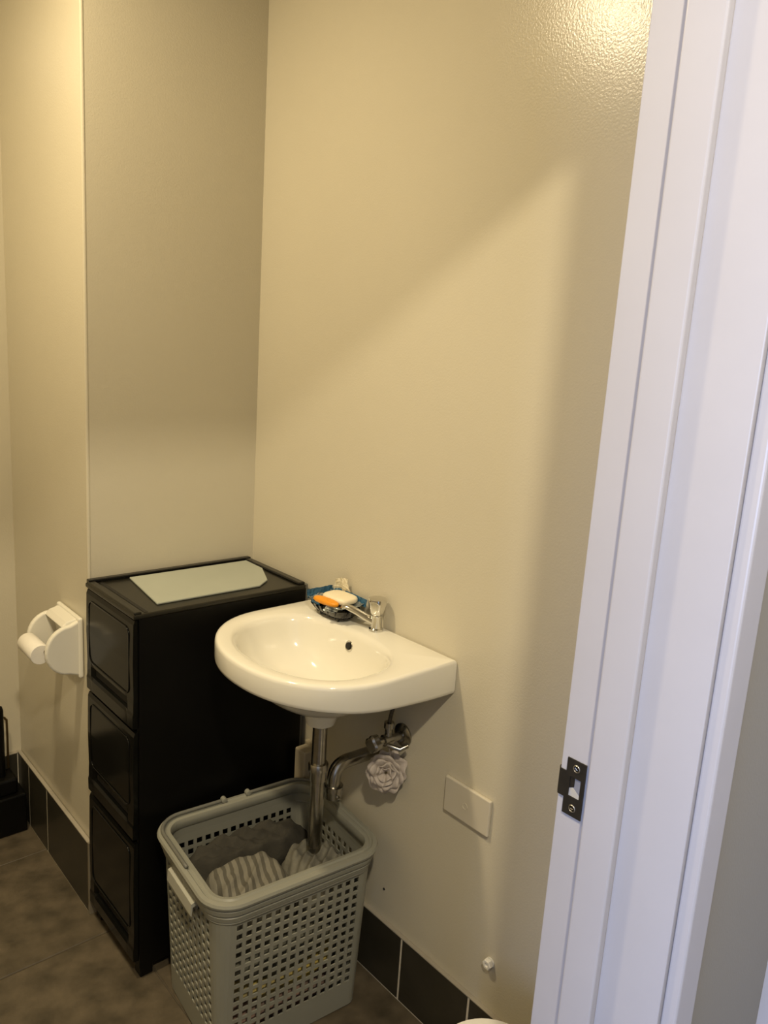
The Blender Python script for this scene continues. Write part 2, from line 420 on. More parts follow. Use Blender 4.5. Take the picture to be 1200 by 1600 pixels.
# overflow opening on the wall side of the bowl, waste ring
n = Vector((-1, 0, 0.28)).normalized()
bm = NB(); lathe(bm, (1.0075, YC+0.013, 0.805), n, [(0, 0.0115), (0.0022, 0.0115), (0.0030, 0.0100), (0.0026, 0.0078), (0.0012, 0.0072), (0.0012, 0.0)], 28)
obj('overflow_ring', bm, CHROME, body, smooth='auto')
bm = NB(); lathe(bm, (1.0060, YC+0.013, 0.8055), n, [(0, 0.0072), (0.0033, 0.0072)], 24)
obj('overflow_hole', bm, HOLE, body)
bm = NB(); lathe(bm, (CX+dx, YC, 0.7155), (0, 0, 1), [(0, 0.021), (0.0025, 0.0205), (0.003, 0.017), (0.0, 0.014), (-0.001, 0.0)], 28)
obj('waste_ring', bm, CHROME, body, smooth='auto')

# tap
tx, ty = 1.056, 1.177
tp = thing('basin_tap', (tx, ty, ZT), 'chrome pillar tap with flared knob on the wash basin', 'tap')
bm = NB(); lathe(bm, (tx, ty, ZT+0.0002), (0, 0, 1), [(0, 0.0155), (0.003, 0.0155), (0.006, 0.0125), (0.026, 0.0115), (0.032, 0.0125), (0.036, 0.010), (0.040, 0.006)], 28)
obj('tap_body', bm, CHROME, tp, smooth='auto')
bm = NB()
rg = []
N = 36
for z, r, fl_ in ((0.031, 0.009, 0), (0.033, 0.0125, 0.0), (0.040, 0.0158, 0.03), (0.052, 0.0182, 0.05), (0.066, 0.0202, 0.05), (0.0695, 0.0192, 0.03), (0.0705, 0.016, 0)):
    rg.append([(tx+math.cos(2*PI*k/N)*r*(1+fl_*math.cos(6*2*PI*k/N)), ty+math.sin(2*PI*k/N)*r*(1+fl_*math.cos(6*2*PI*k/N)), ZT+z) for k in range(N)])
loft(bm, rg); obj('tap_handle', bm, CHROME, tp, smooth='auto')
bm = NB()
sp_pts = smooth_path([(tx, ty, ZT+0.016), (tx-0.012, ty+0.020, ZT+0.024), (tx-0.024, ty+0.042, ZT+0.034), (tx-0.034, ty+0.062, ZT+0.038), (tx-0.038, ty+0.070, ZT+0.033)], 5)
rings_ = []
for i, p in enumerate(sp_pts):
    t = (sp_pts[min(i+1, len(sp_pts)-1)]-sp_pts[max(i-1, 0)]).normalized()
    u = t.cross(Vector((0, 0, 1))).normalized(); v = u.cross(t)
    k = i/(len(sp_pts)-1); wv, hv = 0.0105-0.002*k, 0.0085-0.0025*k
    rings_.append([p+u*math.cos(2*PI*j/16)*wv+v*math.sin(2*PI*j/16)*hv for j in range(16)])
loft(bm, rings_); obj('spout', bm, CHROME, tp, smooth='auto')

# soap dish with soaps and wrapper (dish axes turned with the ledge)
dx0, dy0 = 1.034, 1.290
def dishpt(a, b, z): return (dx0+a, dy0+b, z)
sd = thing('soap_dish', (dx0, dy0, ZT), 'small black plastic soap dish on the wash basin ledge', 'soap dish')
bm = NB(); N = 40; rg = []
def se(ang, ax, by, e=3.2):
    c, s = math.cos(ang), math.sin(ang); r = (abs(c/ax)**e+abs(s/by)**e)**(-1/e); return r*c, r*s
for ax, by, z in ((0.018, 0.034, 0.006), (0.022, 0.040, 0.0062), (0.032, 0.054, 0.014), (0.038, 0.060, 0.026), (0.040, 0.062, 0.0285), (0.0375, 0.0595, 0.0285), (0.030, 0.052, 0.016), (0.020, 0.038, 0.010)):
    rg.append([dishpt(*se(2*PI*k/N, ax, by), ZT+z) for k in range(N)])
loft(bm, rg); obj('tray', bm, BLACKG, sd, smooth='auto')
for a, b in ((-0.016, -0.030), (-0.016, 0.030), (0.016, -0.030), (0.016, 0.030)):
    bm = NB(); lathe(bm, dishpt(a, b, ZT+0.0003), (0, 0, 1), [(0, 0.003), (0.008, 0.004)], 10); obj('foot', bm, BLACKG, sd)
bm = NB()
for k in range(14):       # ribs around the rim edge
    a = 2*PI*k/14
    x_, y_ = se(a, 0.0400, 0.0620); x2, y2 = se(a, 0.026, 0.045)
    tube(bm, [dishpt(x2, y2, ZT+0.008), dishpt(x_, y_, ZT+0.0275)], 0.0016, 6)
obj('rim_ribs', bm, BLACKP, sd)
random.seed(11)
def crumple(bm, fn, nu, nv, amp, seed):
    rnd = random.Random(seed); V = []
    ph = [(rnd.uniform(0, 6.28), rnd.uniform(2, 7), rnd.uniform(2, 7)) for _ in range(5)]
    for i in range(nu+1):
        row = []
        for j in range(nv+1):
            u, v = i/nu, j/nv
            p = Vector(fn(u, v)); d = sum(math.sin(a*u*3+b*v*3+p0) for p0, a, b in ph)/5
            p += Vector((rnd.uniform(-1, 1)*amp*0.5, rnd.uniform(-1, 1)*amp*0.5, d*amp+rnd.uniform(-1, 1)*amp*0.6))
            row.append(bm.verts.new(p))
        V.append(row)
    for i in range(nu):
        for j in range(nv): bm.faces.new((V[i][j], V[i+1][j], V[i+1][j+1], V[i][j+1]))
def sheet(name, fn, nu, nv, amp, seed, mt, parent=None, th=0.0006):
    bm = NB(); crumple(bm, fn, nu, nv, amp, seed); o = obj(name, bm, mt, parent)
    s = o.modifiers.new('solid', 'SOLIDIFY'); s.thickness = th; s.offset = 0
    return o
sw = thing('soap_wrapper', dishpt(0, 0, ZT+0.026), 'torn blue and silver soap wrapper lying in the black soap dish', 'wrapper')
def wrapfn(u, v):
    a = (u-0.5)*0.074; b = (v-0.5)*0.112
    e = max(abs(u-0.5), abs(v-0.5)*0.9)*2
    return dishpt(a, b, ZT+0.031+0.006*max(0, e-0.65)/0.35 + 0.012*max(0, u-0.75))
sheet('silver_film', wrapfn, 14, 20, 0.0022, 3, WRAPS, sw)
def blue_far(u, v): return dishpt(0.033+0.005*u, -0.062+0.120*v, ZT+0.033+0.016*u)
sheet('blue_edge', blue_far, 4, 22, 0.0014, 5, WRAPB, sw)
def blue_side(u, v): return dishpt(-0.034+0.072*v, 0.058+0.005*u, ZT+0.031+0.018*u)
sheet('blue_edge', blue_side, 4, 14, 0.0016, 8, WRAPB, sw)
def blue_front(u, v): return dishpt(-0.038-0.001*u, 0.008+0.030*v, ZT+0.029+0.006*u)
sheet('blue_edge', blue_front, 3, 12, 0.0014, 9, WRAPB, sw)
def clearfn(u, v): return dishpt(-0.012+0.045*u, 0.058+0.034*v, ZT+0.034+0.004*math.sin(7*u)+0.008*v*(1-v)*4-0.006*v)
sheet('clear_film', clearfn, 8, 8, 0.003, 10, CLEAR, sw)
sheet('silver_film', lambda u, v: dishpt(-0.034-0.010*u+0.01*v, -0.012-0.034*v, ZT+0.034-0.010*u+0.003*v), 6, 8, 0.002, 14, WRAPS, sw)
def softbox(name, c, hx, hy, hz, rz, mt, e=4.0, tilt=0.0, parent=None):
    bm = NB(); N, Mv = 36, 12; rg = []
    R = Matrix.Rotation(rz, 3, 'Z') @ Matrix.Rotation(tilt, 3, 'Y')
    for j in range(Mv+1):
        ph = -PI/2+PI*j/Mv
        cz, sz = abs(math.cos(ph))**0.55, math.copysign(abs(math.sin(ph))**0.7, math.sin(ph))
        row = []
        for k in range(N):
            x_, y_ = se(2*PI*k/N, hx, hy, e); row.append(Vector(c)+R @ Vector((x_*max(cz, 1e-3), y_*max(cz, 1e-3), hz*sz)))
        rg.append(row)
    loft(bm, rg); return obj(name, bm, mt, parent, smooth='auto')
o = softbox('soap_bar', dishpt(0.008, -0.004, ZT+0.0425), 0.028, 0.039, 0.0095, 0.10, SOAP, 3.6)
tag(recentre(o), 'cream bar of soap on the blue wrapper', 'soap')
o = softbox('soap_sliver', dishpt(-0.029, -0.002, ZT+0.0400), 0.010, 0.037, 0.0062, 0.12, ORANGE, 3.0, -0.2)
tag(recentre(o), 'orange sliver of soap beside the cream bar', 'soap')
def scrap(u, v):
    wv = 0.5*(0.052-0.012*v)
    return (dx0+0.040-0.004*math.sin(v*2.4)+0.002*math.cos(u*9), dy0+0.026+(u-0.5)*2*wv*(1+0.1*math.sin(5*v))+0.004*v, ZT+0.036+0.036*v+0.005*math.sin(u*3.6+0.6))
o = sheet('paper_scrap', scrap, 10, 10, 0.0016, 21, PAPERW)
tag(recentre(o), 'crumpled cream paper scrap standing up behind the soap', 'paper')

# ------------------------------------------------------------------ plumbing below
pxx, pyy = 0.930, YC
dr = thing('drain_pipe', (pxx, pyy, 0.40), 'chrome drain pipe hanging straight below the wash basin', 'pipe')
bm = NB(); cyl(bm, (pxx, pyy, 0.545), (pxx, pyy, 0.6575), 0.0155, seg=28); obj('tail_pipe', bm, CHROMED, dr, smooth='auto')
bm = NB(); lathe(bm, (pxx, pyy, 0.525), (0, 0, 1), [(0, 0.0165), (0.001, 0.0175), (0.024, 0.0180), (0.0245, 0.0205), (0.038, 0.0212), (0.041, 0.0195), (0.041, 0.0158)], 28); obj('slip_nut', bm, CHROMED, dr, smooth='auto')
bm = NB(); cyl(bm, (pxx, pyy, 0.372), (pxx, pyy, 0.528), 0.0150, seg=28); obj('lower_pipe', bm, CHROMED, dr, smooth='auto')
we = thing('waste_elbow', (0.975, pyy, 0.465), 'curved chrome waste elbow running into the wall', 'pipe')
bm = NB()
pth = smooth_path([(0.974, pyy, 0.492), (0.974, pyy, 0.515), (0.980, pyy, 0.534), (0.998, pyy-0.001, 0.545), (1.030, pyy-0.004, 0.547), (XR-0.001, pyy-0.008, 0.548)], 6)
tube(bm, pth, 0.0150, 24); obj('bend', bm, CHROMED, we, smooth='auto')
bm = NB(); lathe(bm, (0.974, pyy, 0.468), (0, 0, 1), [(0, 0.012), (0.002, 0.0180), (0.020, 0.0186), (0.021, 0.0210), (0.030, 0.0210), (0.032, 0.0155)], 24); obj('elbow_nut', bm, CHROMED, we, smooth='auto')
bm = NB(); lathe(bm, (0.974, pyy-0.0175, 0.476), (-0.3, -1, -0.35), [(0, 0.005), (0.006, 0.005), (0.0075, 0.003)], 14); obj('plug_screw', bm, CHROMED, we, smooth='auto')

vy, vz = 1.100, 0.622
sv = thing('stop_valve', (XR, vy, vz), 'chrome angle stop valve on the wall under the wash basin', 'valve')
bm = NB(); lathe(bm, (XR-0.0005, vy, vz), (-1, 0, 0), [(0, 0.026), (0.003, 0.0255), (0.008, 0.016), (0.008, 0.010)], 28); obj('wall_flange', bm, CHROMED, sv, smooth='auto')
bm = NB(); lathe(bm, (XR-0.006, vy, vz), (-1, 0.12, -0.02), [(0, 0.0085), (0.024, 0.0085), (0.026, 0.0125), (0.046, 0.0125), (0.048, 0.0085), (0.062, 0.0080)], 20)
lathe(bm, (XR-0.040, vy+0.004, vz-0.001), (0, 0, 1), [(0, 0.008), (0.026, 0.008), (0.027, 0.0105), (0.040, 0.0105)], 16); obj('valve_body', bm, CHROMED, sv, smooth='auto')
bm = NB(); N = 32; rg = []
for t, r in ((0.0, 0.010), (0.002, 0.017), (0.016, 0.018), (0.020, 0.014), (0.020, 0.003)):
    rg.append([(XR-0.066-t, vy+0.008+math.cos(2*PI*k/N)*r*(1+0.13*math.cos(4*2*PI*k/N)), vz-0.002+math.sin(2*PI*k/N)*r*(1+0.13*math.cos(4*2*PI*k/N))) for k in range(N)])
loft(bm, rg); obj('valve_handle', bm, CHROMED, sv, smooth='auto')
bm = NB(); tube(bm, [(XR-0.050, vy-0.006, vz-0.006), (XR-0.036, vy-0.030, vz-0.010), (XR-0.020, vy-0.036, vz-0.004)], 0.005, 12); obj('lever', bm, CHROMED, sv, smooth='auto')
bm = NB()
tube(bm, smooth_path([(XR-0.040, vy+0.004, vz+0.0395), (XR-0.036, vy-0.002, vz+0.075), (XR-0.024, vy-0.012, vz+0.105), (XR-0.022, vy-0.006, vz+0.130), (XR-0.030, vy+0.02, vz+0.1415)], 6), 0.0042, 10)
tag(obj('supply_hose', bm, HOSE, smooth='auto'), 'thin dark supply hose between stop valve and wash basin', 'hose')

# white mesh puff hanging under the valve: layered wavy ribbons
pf = thing('mesh_puff', (1.055, 1.108, 0.49), 'crumpled white rosette cloth hanging below the stop valve', 'cloth')
pc = Vector((1.052, 1.110, 0.540))
fr = Vector((-0.80, -0.60, 0.10)).normalized()
pu = fr.cross(Vector((0, 0, 1))).normalized(); pv = pu.cross(fr).normalized()
def ribbon(r0, r1, d0, d1, waves, amp, seed):
    rnd = random.Random(seed); p1 = rnd.uniform(0, 6); N = 72; bm = NB(); R = []
    for s in range(5):
        t = s/4; row = []
        for k in range(N):
            a = 2*PI*k/N; r = r0+(r1-r0)*t
            r *= 1+0.10*math.sin(2*a+p1)+amp*t*math.sin(waves*a+p1)
            d = d0+(d1-d0)*t+0.0028*t*math.sin(waves*a+p1*2)
            row.append(pc+pu*math.cos(a)*r*0.92+pv*math.sin(a)*r*1.0+fr*d)
        R.append(row)
    loft(bm, R, True, False, False); return bm
for k, (r0, r1, d0, d1, wv, am) in enumerate(((0.012, 0.047, -0.010, -0.004, 9, 0.07), (0.010, 0.041, -0.006, 0.006, 8, 0.06), (0.008, 0.033, -0.002, 0.012, 7, 0.07), (0.006, 0.025, 0.0, 0.016, 6, 0.08), (0.004, 0.016, 0.002, 0.015, 5, 0.10))):
    o = obj('ruffle', ribbon(r0, r1, d0, d1, wv, am, 30+k), FABW, pf, smooth=True)
    s = o.modifiers.new('solid', 'SOLIDIFY'); s.thickness = 0.0014
bm = NB(); tube(bm, smooth_path([pc+Vector((0.002, 0, 0.02)), (1.056, 1.106, 0.580), (1.047, 1.104, 0.6085)], 5), 0.0015, 8); obj('hanging_cord', bm, FABW, pf)

# small beige box on the wall beside the drawers
bxt = thing('wall_box', (XR, 1.400, 0.40), 'small beige plastic box on the wall behind the drain pipe', 'box')
obj('cover', box(NB(), XR-0.046, XR-0.012, 1.386, 1.426, 0.372, 0.462), BEIGEP, bxt, bevel=0.004, bseg=3)
obj('back_plate', box(NB(), XR-0.012, XR-0.0003, 1.380, 1.432, 0.366, 0.468), BEIGEP, bxt, bevel=0.002)

# blank wall plate, capped stub, nail
wp = thing('blank_wall_plate', (XR, 0.903, 0.52), 'cream rectangular blank plate on the wall between wash basin and door frame', 'wall plate')
obj('plate', box(NB(), XR-0.0085, XR-0.0003, 0.8435, 0.9625, 0.5205, 0.5965), mat('cream_plastic', (0.60, 0.555, 0.45), 0.35, var=0.03), wp, bevel=0.0028, bseg=3)
bm = NB(); N = 28
tube(bm, [(XR-0.0088, 0.905+0.0062*math.cos(2*PI*k/N), 0.556+0.0062*math.sin(2*PI*k/N)) for k in range(N)], 0.0007, 6, closed=True)
obj('centre_ring', bm, mat('cream_plastic', (0, 0, 0)), wp)
cs = thing('capped_pipe_stub', (XR, 0.811, 0.263), 'small white hexagonal pipe cap low on the wall', 'pipe cap')
bm = NB(); lathe(bm, (XR-0.0003, 0.811, 0.263), (-1, 0, 0), [(0, 0.0105), (0.002, 0.0105), (0.003, 0.0075), (0.005, 0.0075)], 20); obj('collar', bm, WHITEP, cs, smooth='auto')
bm = NB(); lathe(bm, (XR-0.0045, 0.811, 0.263), (-1, 0, 0), [(0, 0.0108), (0.007, 0.0108), (0.0085, 0.0092), (0.0085, 0.0050), (0.005, 0.0042), (0.005, 0.0)], 6); obj('hexagonal_cap', bm, WHITEP, cs)
bm = NB(); lathe(bm, (XR+0.002, 1.125, 0.232), (-1, 0, 0), [(0, 0.002), (0.0025, 0.0032), (0.004, 0.002)], 10)
tag(obj('nail_head', bm, HOLE), 'tiny dark nail head above the skirting tiles', 'nail')

# ------------------------------------------------------------------ black drawer tower
cx0, cx1, cy0, cy1, ct = 0.650, 1.066, 1.446, 1.706, 0.868
dt = thing('drawer_tower', ((cx0+cx1)/2, (cy0+cy1)/2, 0), 'tall glossy black plastic three drawer tower in the alcove', 'drawers')
bm = NB()
box(bm, cx0, cx1, cy0, cy0+0.010, 0.028, ct-0.012)
box(bm, cx0, cx1, cy1-0.010, cy1, 0.028, ct-0.012)
box(bm, cx1-0.010, cx1, cy0+0.010, cy1-0.010, 0.028, ct-0.012)
for z in (0.028, 0.345, 0.605):
    box(bm, cx0+0.004, cx1-0.010, cy0+0.010, cy1-0.010, z, z+0.012)
obj('carcass', bm, BLACKP, dt)
obj('back_panel', box(NB(), cx1+0.0003, cx1+0.011, cy0+0.006, cy1-0.006, 0.030, ct-0.004), GREYD, dt, bevel=0.002)
bm = NB(); box(bm, cx0-0.011, cx1, cy0-0.002, cy1+0.001, ct-0.0135, ct-0.002)
top = obj('top_panel', bm, BLACKT, dt, bevel=0.004, bseg=3)
obj('rim', box(NB(), cx0-0.008, cx1-0.001, cy1-0.016, cy1, ct-0.003, ct+0.006), BLACKG, top, bevel=0.002)
obj('rim', box(NB(), cx0-0.010, cx0+0.006, cy0, cy1-0.016, ct-0.003, ct+0.003), BLACKT, top, bevel=0.002)
obj('slot', box(NB(), cx0+0.014, cx0+0.022, cy0+0.006, cy1-0.022, ct-0.0026, ct-0.0012), HOLE, top)
obj('rim', box(NB(), cx1-0.020, cx1-0.001, cy0+0.002, cy1-0.016, ct-0.003, ct+0.004), BLACKG, top, bevel=0.003)
def drawer(z0, z1):
    h = z1-z0
    yA, yB = cy0+0.004, cy1-0.006
    xf = cx0-0.0105
    prof = [(cx0-0.0006, z0), (xf-0.002, z0+0.002), (xf-0.003, z0+0.030), (xf+0.001, z0+0.036), (cx0-0.0015, z0+0.038), (cx0-0.0015, z0+0.056), (xf+0.002, z0+0.060), (xf, z0+0.07), (xf-0.0015, z0+h*0.6), (xf, z1-0.010), (xf+0.003, z1-0.001), (cx0-0.0006, z1)]
    # full-profile middle, plain ends, so the grip recess does not run out to the sides
    plain = [(cx0-0.0006, z0), (xf-0.002, z0+0.002), (xf-0.0025, z0+0.030), (xf-0.001, z0+0.036), (xf-0.0008, z0+0.038), (xf-0.0006, z0+0.056), (xf-0.0004, z0+0.060), (xf, z0+0.07), (xf-0.0015, z0+h*0.6), (xf, z1-0.010), (xf+0.003, z1-0.001), (cx0-0.0006, z1)]
    bm = NB()
    loft(bm, [[(p[0], y, p[1]) for p in pr] for y, pr in ((yA, plain), (yA+0.028, plain), (yA+0.040, prof), (yB-0.034, prof), (yB-0.022, plain), (yB, plain))])
    d = obj('drawer', bm, SMOKE, dt)
    # raised frame panel of the front
    bm = NB(); yA2, yB2 = yA+0.020, yB-0.016; zA, zB = z0+0.072, z1-0.022
    N = 8; c = 0.018; loop = []
    for cy_, cz_, a0 in ((yB2-c, zB-c, 0), (yA2+c, zB-c, PI/2), (yA2+c, zA+c, PI), (yB2-c, zA+c, 1.5*PI)):
        for k in range(N+1):
            a = a0+PI/2*k/N; loop.append((cy_+c*math.cos(a), cz_+c*math.sin(a)))
    tube(bm, [(xf-0.001, p[0], p[1]) for p in loop], 0.0016, 6, closed=True)
    obj('panel_bead', bm, SMOKE, d, smooth=True)
    bm = NB(); box(bm, cx0-0.0030, cx0-0.0012, yA+0.036, yB-0.030, z0+0.0385, z0+0.0555); obj('grip_recess', bm, HOLE, d)
    return d
drawer(0.612, 0.853); drawer(0.352, 0.604); drawer(0.046, 0.343)
for a, b in ((cx0+0.004, cy0+0.003), (cx1-0.034, cy0+0.003), (cx0+0.004, cy1-0.033), (cx1-0.034, cy1-0.033)):
    obj('foot', box(NB(), a, a+0.030, b, b+0.030, 0.0, 0.0278), BLACKP, dt, bevel=0.002)
poly = [(0.733, 1.682), (1.044, 1.680), (1.042, 1.600), (1.000, 1.512), (0.960, 1.482), (0.706, 1.482)]
bm = NB(); prism(bm, poly, 'z', ct-0.0018, ct+0.0025)
o = tag(recentre(obj('board', bm, BOARD, bevel=0.001, bseg=1)), 'pale grey board with a clipped corner on the black drawers', 'board')

# ------------------------------------------------------------------ laundry basket (built in local axes)
bk_loc = Vector((0.850, 1.250, 0.0)); bk_rot = math.radians(-5.5)
bk = thing('laundry_basket', bk_loc, 'grey perforated plastic laundry basket with clothes under the wash basin', 'basket', bk_rot)
HB = 0.372
def half(z): 
    t = z/HB; return 0.165+0.017*t, 0.133+0.017*t, 0.022+0.016*t
def rr_loop(hx, hy, r, nc=8):
    """list of points of a rounded rectangle, start near-left corner end, anticlockwise"""
    P = []
    for cx_, cy_, a0 in ((hx-r, -hy+r, -PI/2), (hx-r, hy-r, 0), (-hx+r, hy-r, PI/2), (-hx+r, -hy+r, PI)):
        for k in range(nc+1):
            a = a0+PI/2*k/nc; P.append((cx_+r*math.cos(a), cy_+r*math.sin(a)))
    return P
NCX, NCY, NR, NCo = 14, 10, 13, 6
# parametric stations round the perimeter: (side, fraction) ; hole flag between stations
stations = []; hole = []
for side, n in ((0, NCX), (1, NCY), (2, NCX), (3, NCY)):
    gp = 0.19
    for c in range(n):
        stations.append(('s', side, c/n)); hole.append(False)
        stations.append(('s', side, (c+gp)/n)); hole.append(True)
        stations.append(('s', side, (c+1-gp)/n)); hole.append(False)
    for k in range(NCo):
        stations.append(('c', side, k/NCo)); hole.append(False)
def st_pt(st, z):
    hx, hy, r = half(z); kind, side, t = st
    cs_ = [(hx-r, -hy+r), (hx-r, hy-r), (-hx+r, hy-r), (-hx+r, -hy+r)]
    if kind == 'c':
        a = -PI/2+side*PI/2+PI/2*t; return (cs_[side][0]+r*math.cos(a), cs_[side][1]+r*math.sin(a), z)
    A = [(-hx+r, -hy), (hx, -hy+r), (hx-r, hy), (-hx, hy-r)][side]; B = [(hx-r, -hy), (hx, hy-r), (-hx+r, hy), (-hx, -hy+r)][side]
    return (A[0]+(B[0]-A[0])*t, A[1]+(B[1]-A[1])*t, z)
zl = [0.004, 0.062]; zh = [False]
z_a, z_b = 0.066, 0.338; stp = (z_b-z_a)/NR
for rI in range(NR):
    zz = z_a+rI*stp
    zl += [zz+stp*0.17, zz+stp*0.82]; zh += [False, True]
zl += [HB]; zh += [False]
bm = NB()
G = [[bm.verts.new(st_pt(s, z)) for s in stations] for z in zl]
ns = len(stations)
for j in range(len(zl)-1):
    for i in range(ns):
        if zh[j] and hole[i]: continue
        k = (i+1) % ns
        bm.faces.new((G[j][i], G[j][k], G[j+1][k], G[j+1][i]))
bm.faces.new(list(reversed(G[0])))
o = obj('body', bm, GREYP, bk, local=True)
s = o.modifiers.new('solid', 'SOLIDIFY'); s.thickness = 0.0032; s.offset = -1; s.use_even_offset = False
o['label'] = 'perforated grey basket wall with square holes'
# rim: lofted profile ring
prof = [(-0.004, HB-0.022), (0.006, HB-0.022), (0.0085, HB-0.012), (0.0065, HB-0.010), (0.0065, HB-0.006), (0.012, HB-0.004), (0.014, HB+0.006), (0.0115, HB+0.008), (0.0115, HB+0.011), (0.018, HB+0.013), (0.0195, HB+0.018), (0.017, HB+0.023), (0.009, HB+0.0245), (0.006, HB+0.0215), (0.002, HB+0.0215), (-0.001, HB+0.0245), (-0.008, HB+0.0235), (-0.011, HB+0.017), (-0.010, HB+0.004), (-0.0045, HB-0.002)]
hx, hy, r = half(HB); r = 0.048
bm = NB(); loops = []
for d, z in prof: loops.append([(p[0], p[1], z) for p in rr_loop(hx+d, hy+d, r+d, 8)])
R_ = [[bm.verts.new(p) for p in lp_] for lp_ in loops]
for a in range(len(R_)):
    A, B = R_[a], R_[(a+1) % len(R_)]
    for i in range(len(A)):
        k = (i+1) % len(A); bm.faces.new((A[i], A[k], B[k], B[i]))
obj('rim', bm, GREYP, bk, local=True, smooth='auto')
bm = NB(); tube(bm, [(p[0], p[1], HB-0.026) for p in rr_loop(hx+0.001, hy+0.001, r, 8)], 0.0035, 8, closed=True)
obj('band', bm, GREYP, bk, local=True, smooth=True)
# folded carrying handles lying on the rim, with pivot clips on the far and near side
def half_handle(sgn):
    P = [(p[0], p[1], HB+0.0275) for p in rr_loop(hx+0.008, hy+0.008, r+0.008, 8)]
    n = len(P); dense = []
    for i in range(n):
        a, b = P[i], P[(i+1) % n]; k = max(1, int(math.dist(a, b)/0.01))
        for q in range(k): dense.append(tuple(a[c]+(b[c]-a[c])*q/k for c in range(3)))
    sel = [p for p in dense if sgn*p[0] > 0.030 and p[1] > (0.075 if sgn > 0 else -0.03)]
    sel.sort(key=lambda p: math.atan2(p[1], sgn*p[0]))
    bm = NB(); tube(bm, sel, 0.0042, 8); return bm
for sgn in (-1, 1):
    h_ = obj('handle', half_handle(sgn), GREYD, bk, local=True, smooth=True)
    for yy in (1,):
        bm = NB(); lathe(bm, (sgn*0.030, yy*(hy+0.008)-0.007, HB+0.0285), (0, 1, 0), [(0, 0.004), (0.001, 0.0065), (0.013, 0.0065), (0.014, 0.004)], 14)
        obj('pivot_clip', bm, GREYP, h_, local=True, smooth='auto')
for sgn in (-1, 1):   # grips on the short sides
    bm = NB()
    a = sgn*(half(0.33)[0]+0.001)
    loft(bm, [[(a-sgn*0.001, yv, 0.352), (a+sgn*0.0155, yv, 0.346), (a+sgn*0.0175, yv, 0.322), (a+sgn*0.0145, yv, 0.318), (a+sgn*0.0125, yv, 0.338), (a-sgn*0.001, yv, 0.342)] for yv in (-0.062, -0.055, 0.055, 0.062)])
    g_ = obj('grip', bm, mat('lit_grey_plastic', (0.42, 0.42, 0.36), 0.4, var=0.05), bk, local=True)  # paler than the basket wall: light on the grips put into the colour

# clothes inside: heaped soft lumps
def heap(name, c, hx_, hy_, z0, z1, mt, seed, rot=0.0, folds=9, amp=0.012, label='', e=2.6):
    rnd = random.Random(seed); N, Mv = 96, 30
    W = [(rnd.uniform(0, 6.28), rnd.uniform(0.5, 1.0)*folds*rnd.choice((-1, 1)), rnd.uniform(0.3, 1.0)*folds) for _ in range(4)]
    th = bk_rot+rot; bm = NB(); rows = []
    def hgt(u, v):
        return sum((1-abs(math.sin(a*u*9+b*v*9+p))) for p, a, b in W)/4
    for j in range(Mv+1):
        row = []
        for k in range(N):
            if j <= 4: rr_, zz = 0.86+0.14*math.sin(PI/2*j/4), z0+(z1-z0)*0.55*j/4
            else:
                t = (j-4)/(Mv-4); rr_ = 1-t; zz = z0+(z1-z0)*(0.55+0.45*math.sin(PI/2*min(1, t*2.6)))
            x_, y_ = se(2*PI*k/N, hx_, hy_, e); x_ *= max(rr_, 0.01); y_ *= max(rr_, 0.01)
            if j > 3: zz += amp*(hgt(x_, y_)-0.5)*2
            X = c[0]+x_*math.cos(th)-y_*math.sin(th); Y = c[1]+x_*math.sin(th)+y_*math.cos(th)
            row.append((X, Y, zz))
        rows.append(row)
    loft(bm, rows)
    o = obj(name, bm, mt, smooth=True)
    tag(recentre(o), label, 'clothing', 'clothes in the laundry basket'); return o
def inb(a, b):
    return (bk_loc.x+a*math.cos(bk_rot)-b*math.sin(bk_rot), bk_loc.y+a*math.sin(bk_rot)+b*math.cos(bk_rot))
C_red = mat('dusty_pink_cotton', (0.30, 0.19, 0.15), 0.9, color2=(0.14, 0.11, 0.09), vscale=30, bump=0.4)
C_yel = mat('yellow_cotton', (0.62, 0.48, 0.10), 0.9, color2=(0.20, 0.18, 0.12), vscale=22, bump=0.4)
C_drk = mat('charcoal_cotton', (0.030, 0.028, 0.022), 0.95, color2=(0.05, 0.046, 0.036), vscale=25, bump=0.4)
C_gry = mat('grey_green_cotton', (0.20, 0.20, 0.155), 0.9, color2=(0.07, 0.07, 0.055), vscale=26, bump=0.4)
C_str = stripe_mat('grey_striped_cotton', (0.19, 0.18, 0.145), (0.095, 0.089, 0.070), 19.0, 'X', 0.35)
C_lgt = mat('pale_grey_cotton', (0.24, 0.23, 0.185), 0.9, color2=(0.13, 0.125, 0.10), vscale=26, bump=0.4)
heap('folded_garment', inb(0.0, 0.0), 0.150, 0.116, 0.0085, 0.086, C_red, 1, label='dusty pink garment at the bottom of the laundry basket', amp=0.003)
heap('folded_garment', inb(0.0, 0.0), 0.152, 0.118, 0.092, 0.135, C_yel, 2, label='yellow garment seen through the laundry basket holes', amp=0.003)
heap('folded_garment', inb(0.0, 0.0), 0.156, 0.122, 0.141, 0.235, C_gry, 3, label='grey green garment in the middle of the laundry basket', amp=0.003)
heap('folded_garment', inb(0.0, 0.086), 0.156, 0.050, 0.243, 0.340, C_drk, 4, label='charcoal garment heaped at the back of the laundry basket', amp=0.014, folds=11, e=3.4)
heap('folded_garment', inb(0.094, -0.050), 0.062, 0.082, 0.243, 0.348, C_lgt, 7, label='pale grey garment heaped beneath the drain pipe', amp=0.012, folds=13, e=3.0)
heap('folded_garment', inb(-0.066, -0.050), 0.092, 0.080, 0.243, 0.362, C_str, 5, label='grey striped shirt lying on top in the laundry basket', amp=0.007, folds=9, e=3.8)

